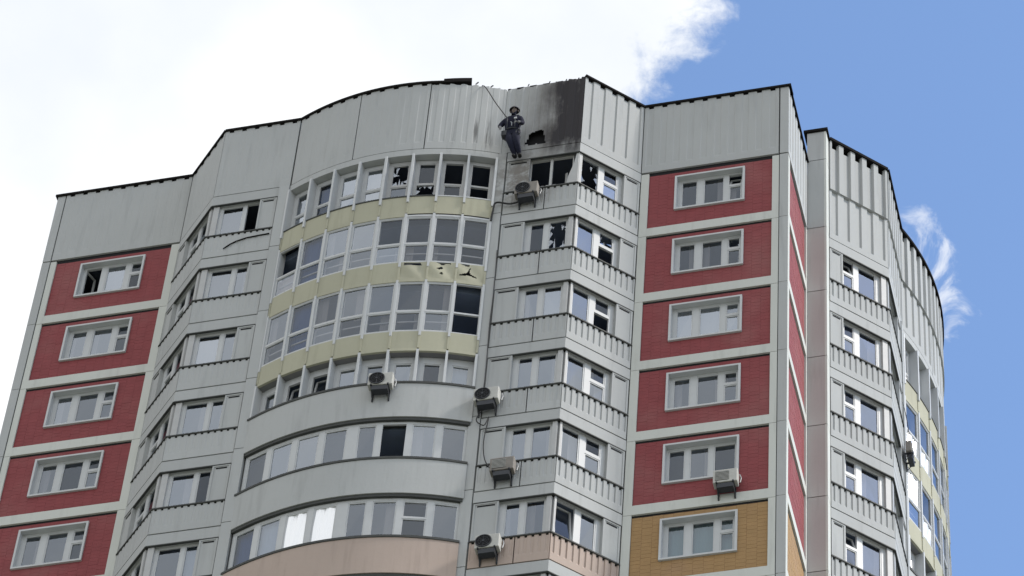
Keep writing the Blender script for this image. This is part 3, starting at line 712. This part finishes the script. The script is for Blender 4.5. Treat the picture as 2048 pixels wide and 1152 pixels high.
def cable(name, label, pts, rad, cat='cable', mat='cable'):
    P = [Vector(p)+Vector((0, 0, ZO)) for p in pts]; out = []
    for i in range(len(P)-1):     # Catmull-Rom
        p0, p1, p2, p3 = P[max(i-1, 0)], P[i], P[i+1], P[min(i+2, len(P)-1)]
        for k in range(6):
            t = k/6; out.append(.5*((2*p1)+(p2-p0)*t+(2*p0-5*p1+4*p2-p3)*t*t+(3*p1-p0-3*p2+p3)*t**3))
    out.append(P[-1]); m = MB(); m.tube(out, rad); ob = m.build(name, mat); ob['label'] = label; ob['category'] = cat; return ob
y0 = -d_-.05
cable('refrigerant_pipe', 'dark pipe running left from the sooty top air conditioner', [(-7.2, y0-.06, -2.42), (-7.6, y0-.03, -2.46), (-8.0, y0-.08, -2.38), (-8.08, y0-.06, -2.7), (-8.12, y0-.03, -3.1)], .028, 'pipe')
cable('drop_cable', 'thin cable running down the pilaster from the second storey', [(-7.86, y0, -4.4), (-7.83, y0-.02, -6.0), (-7.86, y0-.01, -7.6), (-7.83, y0-.02, -9.2), (-7.85, y0-.02, -10.4)], .014)
cable('cable_loop', 'looping black cable between the two lower air conditioners', [(-7.75, y0-.1, -11.0), (-7.95, y0-.05, -11.35), (-7.72, y0-.06, -11.62), (-7.62, y0-.03, -11.3), (-7.70, y0-.02, -12.2), (-7.62, y0-.02, -12.9), (-7.4, y0-.08, -13.4)], .016)
cable('side_cable', 'thin cable arching above the right-hand side air conditioner', [(RX+.10, 6.75, -5.5), (RX+.14, 6.9, -4.9), (RX+.10, 6.7, -4.3), (RX+.05, 6.45, -4.0)], .012)

# ------------------------------------------------------------------ rope-access worker
def person():
    tn = NT('navy_cloth'); pn = tn.pos(); NAVY = tn.m; fold = tn.noise(tn.scaled(pn, (9, 9, 14)), 1.0, 4, .6)
    tn.bsdf(tn.mix(fold, (.004, .005, .012), (.016, .018, .042)), .9, bump=fold, bstr=1.0)
    root = bpy.data.objects.new('person', None); COL.objects.link(root); root.location = (-7.49, -d_-.09, ZO-.50)
    root.scale = (1.14, 1.08, 1.03)
    root['label'] = 'person in dark navy overalls and helmet abseiling past the scorched panel'; root['category'] = 'person'
    V = {}; E_ = []
    def v(n, p, r, par=None):
        V[n] = (len(V), p, r)
        if par: E_.append((V[par][0], V[n][0]))
    v('pelvis', (-.16, -.20, .90), (.165, .12))
    v('belly', (-.16, -.25, 1.05), (.15, .115), 'pelvis'); v('chest', (-.14, -.31, 1.27), (.18, .125), 'belly'); v('neckb', (-.12, -.36, 1.43), (.085, .08), 'chest')
    v('neck', (-.11, -.39, 1.50), (.055, .055), 'neckb'); v('jaw', (-.10, -.43, 1.56), (.072, .078), 'neck'); v('head', (-.09, -.43, 1.64), (.082, .098), 'jaw'); v('crown', (-.09, -.42, 1.72), (.055, .065), 'head')
    for sgn, n in ((-1, 'l'), (1, 'r')):
        hx = -.16+sgn*.09
        v(n+'hip', (hx, -.18, .84), .098, 'pelvis')
        kx = (-.17, -.30, .47) if sgn < 0 else (-.02, -.28, .47)
        v(n+'thigh', ((hx+kx[0])/2, -.25, .66), .088, n+'hip'); v(n+'knee', kx, .066, n+'thigh')
        ax = (-.07 if sgn < 0 else .05)
        v(n+'calf', ((kx[0]*.6+ax*.4), -.22, .31), .062, n+'knee'); v(n+'ankle', (ax, -.06, .09), .044, n+'calf'); v(n+'heel', (ax, -.04, .03), .045, n+'ankle'); v(n+'toe', (ax+sgn*.03, -.19, .01), .038, n+'heel')
        v(n+'sho', (-.13+sgn*.20, -.33, 1.37), .072, 'chest')
    v('lelb', (-.46, -.34, 1.14), .055, 'lsho'); v('lwri', (-.42, -.46, .93), .036, 'lelb'); v('lpalm', (-.40, -.50, .86), .036, 'lwri')
    v('relb', (.13, -.36, 1.09), .058, 'rsho'); v('rwri', (.09, -.50, .99), .038, 'relb'); v('rpalm', (.05, -.55, .96), .036, 'rwri')
    names = list(V); me = bpy.data.meshes.new('body'); me.from_pydata([V[n][1] for n in names], E_, [])
    tmp = bpy.data.objects.new('body_tmp', me); COL.objects.link(tmp)
    md = tmp.modifiers.new('skin', 'SKIN'); md.use_smooth_shade = True
    if not me.skin_vertices: me.attributes.new if False else None
    bpy.context.view_layer.objects.active = tmp
    if not me.skin_vertices:
        bpy.ops.object.select_all(action='DESELECT'); tmp.select_set(True)
        tmp.modifiers.remove(md); bpy.ops.object.modifier_add(type='SKIN'); md = tmp.modifiers[-1]; md.use_smooth_shade = True
    for i, n in enumerate(names):
        r_ = V[n][2]; kk = 1.22 if n not in ('neck', 'jaw', 'head', 'crown', 'lpalm', 'rpalm', 'lwri', 'rwri') else 1.0; kk *= 1.2 if n[1:] in ('hip', 'thigh', 'knee', 'calf') else 1; r_ = tuple(q*kk for q in r_) if isinstance(r_, tuple) else r_*kk; sv = me.skin_vertices[0].data[i]; sv.radius = r_ if isinstance(r_, tuple) else (r_, r_); sv.use_root = (n == 'pelvis')
    sb = tmp.modifiers.new('sub', 'SUBSURF'); sb.levels = 2; sb.render_levels = 2
    dg = bpy.context.evaluated_depsgraph_get(); dg.update()
    bme = bpy.data.meshes.new_from_object(tmp.evaluated_get(dg)); bme.name = 'body'; bpy.data.objects.remove(tmp)
    bme.materials.clear()
    for q in (NAVY, plain('skin', (.16, .125, .11), .7), plain('boot_leather', (.012, .012, .013), .5), plain('work_glove', (.20, .20, .21), .8)): bme.materials.append(q)
    for p in bme.polygons:
        c = p.center; p.use_smooth = True
        hd = Vector((-.10, -.43, 1.62))
        if c.z > 1.51 and c.y < -.465 and c.z < 1.65 and c.x > -.135: p.material_index = 1
        elif c.z < .085: p.material_index = 2
        elif (c-Vector((-.40, -.50, .86))).length < .085 or (c-Vector((.05, -.55, .96))).length < .08: p.material_index = 3
    b = bpy.data.objects.new('body', bme); COL.objects.link(b); b.parent = root
    glove = bme.materials[3]
    # fingers
    for (px, py, pz), dr, sd in (((-.40, -.51, .85), Vector((.15, -.35, -1)), -1), ((.04, -.56, .95), Vector((-.8, -.35, -.4)), 1)):
        d = dr.normalized(); sx = d.cross(Vector((0, -1, .2))).normalized(); up = sx.cross(d)
        for i in range(4):
            q = Vector((px, py, pz))+sx*(.016*(i-1.5))+d*.02; ln = (.062, .072, .068, .054)[i]
            m = MB(); m.tube([q, q+d*ln*.5-up*.004, q+d*ln*.8-up*.022, q+d*ln*.86-up*.04], .0085, 6); m.build('finger', glove, root)
        q = Vector((px, py, pz))+sx*.03*sd-d*.01; m = MB(); m.tube([q, q+sx*.02*sd+d*.025, q+sx*.012*sd+d*.055-up*.01], .0095, 6); m.build('thumb', glove, root)
    # face
    m = MB(); m.tube([(-.075, -.535, 1.635), (-.072, -.560, 1.60), (-.075, -.540, 1.59)], .012, 6); m.build('nose', bme.materials[1], root)
    for dx in (-.032, .032): m = MB(); m.disc((-.085+dx, -.527, 1.645), (0, -1, 0), .012, .006, 10); m.build('eye', 'dark', root)
    m = MB(); m.box(IDENT, -.11, -.06, -.532, -.520, 1.558, 1.568); m.build('mouth', 'ac_dirty', root)
    for sg in (-1, 1): m = MB(); m.disc((-.09+sg*.086, -.42, 1.62), (sg, 0, 0), .028, .014, 10); m.build('ear', bme.materials[1], root)
    # helmet
    m = MB(); n, k = 20, 7; c = Vector((-.09, -.42, 1.665))
    for j in range(k):
        t0, t1 = math.pi/2*j/k, math.pi/2*(j+1)/k
        for i in range(n):
            p = lambda t, a: tuple(c+Vector((.112*math.cos(t)*math.cos(a), .132*math.cos(t)*math.sin(a), .115*math.sin(t))))
            a0, a1 = 2*math.pi*i/n, 2*math.pi*(i+1)/n; m.quad([p(t0, a0), p(t0, a1), p(t1, a1), p(t1, a0)])
    m.disc(c-Vector((0, .0, .012)), (0, 0, 1), .135, .016, 20); h = m.build('helmet', plain('helmet_plastic', (.02, .02, .03), .35, spec=.5), root)
    for p in h.data.polygons: p.use_smooth = True
    # harness: belt, shoulder straps, chest badge, chest clip
    m = MB()
    ring = [(-.16+.185*math.cos(a), -.225+.145*math.sin(a), .97+.01*math.sin(a)) for a in [2*math.pi*i/24 for i in range(25)]]; m.tube(ring, .022, 6); m.build('harness_belt', 'metal', root)
    for sg in (-1, 1):
        m = MB(); m.tube([(-.16+sg*.10, -.37, .98), (-.15+sg*.10, -.44, 1.20), (-.14+sg*.11, -.43, 1.38), (-.13+sg*.10, -.34, 1.46)], .016, 6); m.build('harness_strap', 'metal', root)
        m = MB(); rr = [(-.16+sg*.10+.105*math.cos(a), -.20+.105*math.sin(a), .74) for a in [2*math.pi*i/16 for i in range(17)]]; m.tube(rr, .014, 6); m.build('leg_loop', 'metal', root)
    m = MB(); m.box(IDENT, -.40, -.27, -.36, -.20, .70, .90); m.build('tool_bag', 'metal', root)
    m = MB(); m.tube([(.03+.055*math.cos(a), -.33, .78+.11*math.sin(a)) for a in [2*math.pi*i/14 for i in range(15)]], .022, 6); m.build('rope_coil', 'metal', root)
    m = MB(); m.tube([(-.16, -.43, 1.15), (-.12, -.47, 1.06), (-.13, -.42, .98)], .014, 6); m.build('descender', 'grey_metal', root)
    m = MB(); m.box(IDENT, -.075, -.005, -.462, -.445, 1.24, 1.30); m.build('chest_badge', 'white', root)
    return root
person()
pt = MC(R(18.4)*RC, .0, 3.02); cl = Vector((-7.49-.16, -d_-.09-.40, -.50+1.15))
cable('climbing_rope', 'taut dark rope from the broken roof edge to the abseiling person', [MC(R(18.4)*RC, -.9, 2.88), (pt[0], pt[1], pt[2]), tuple(Vector(pt).lerp(cl, .5)+Vector((0, -.02, -.02))), tuple(cl)], .016, 'rope')
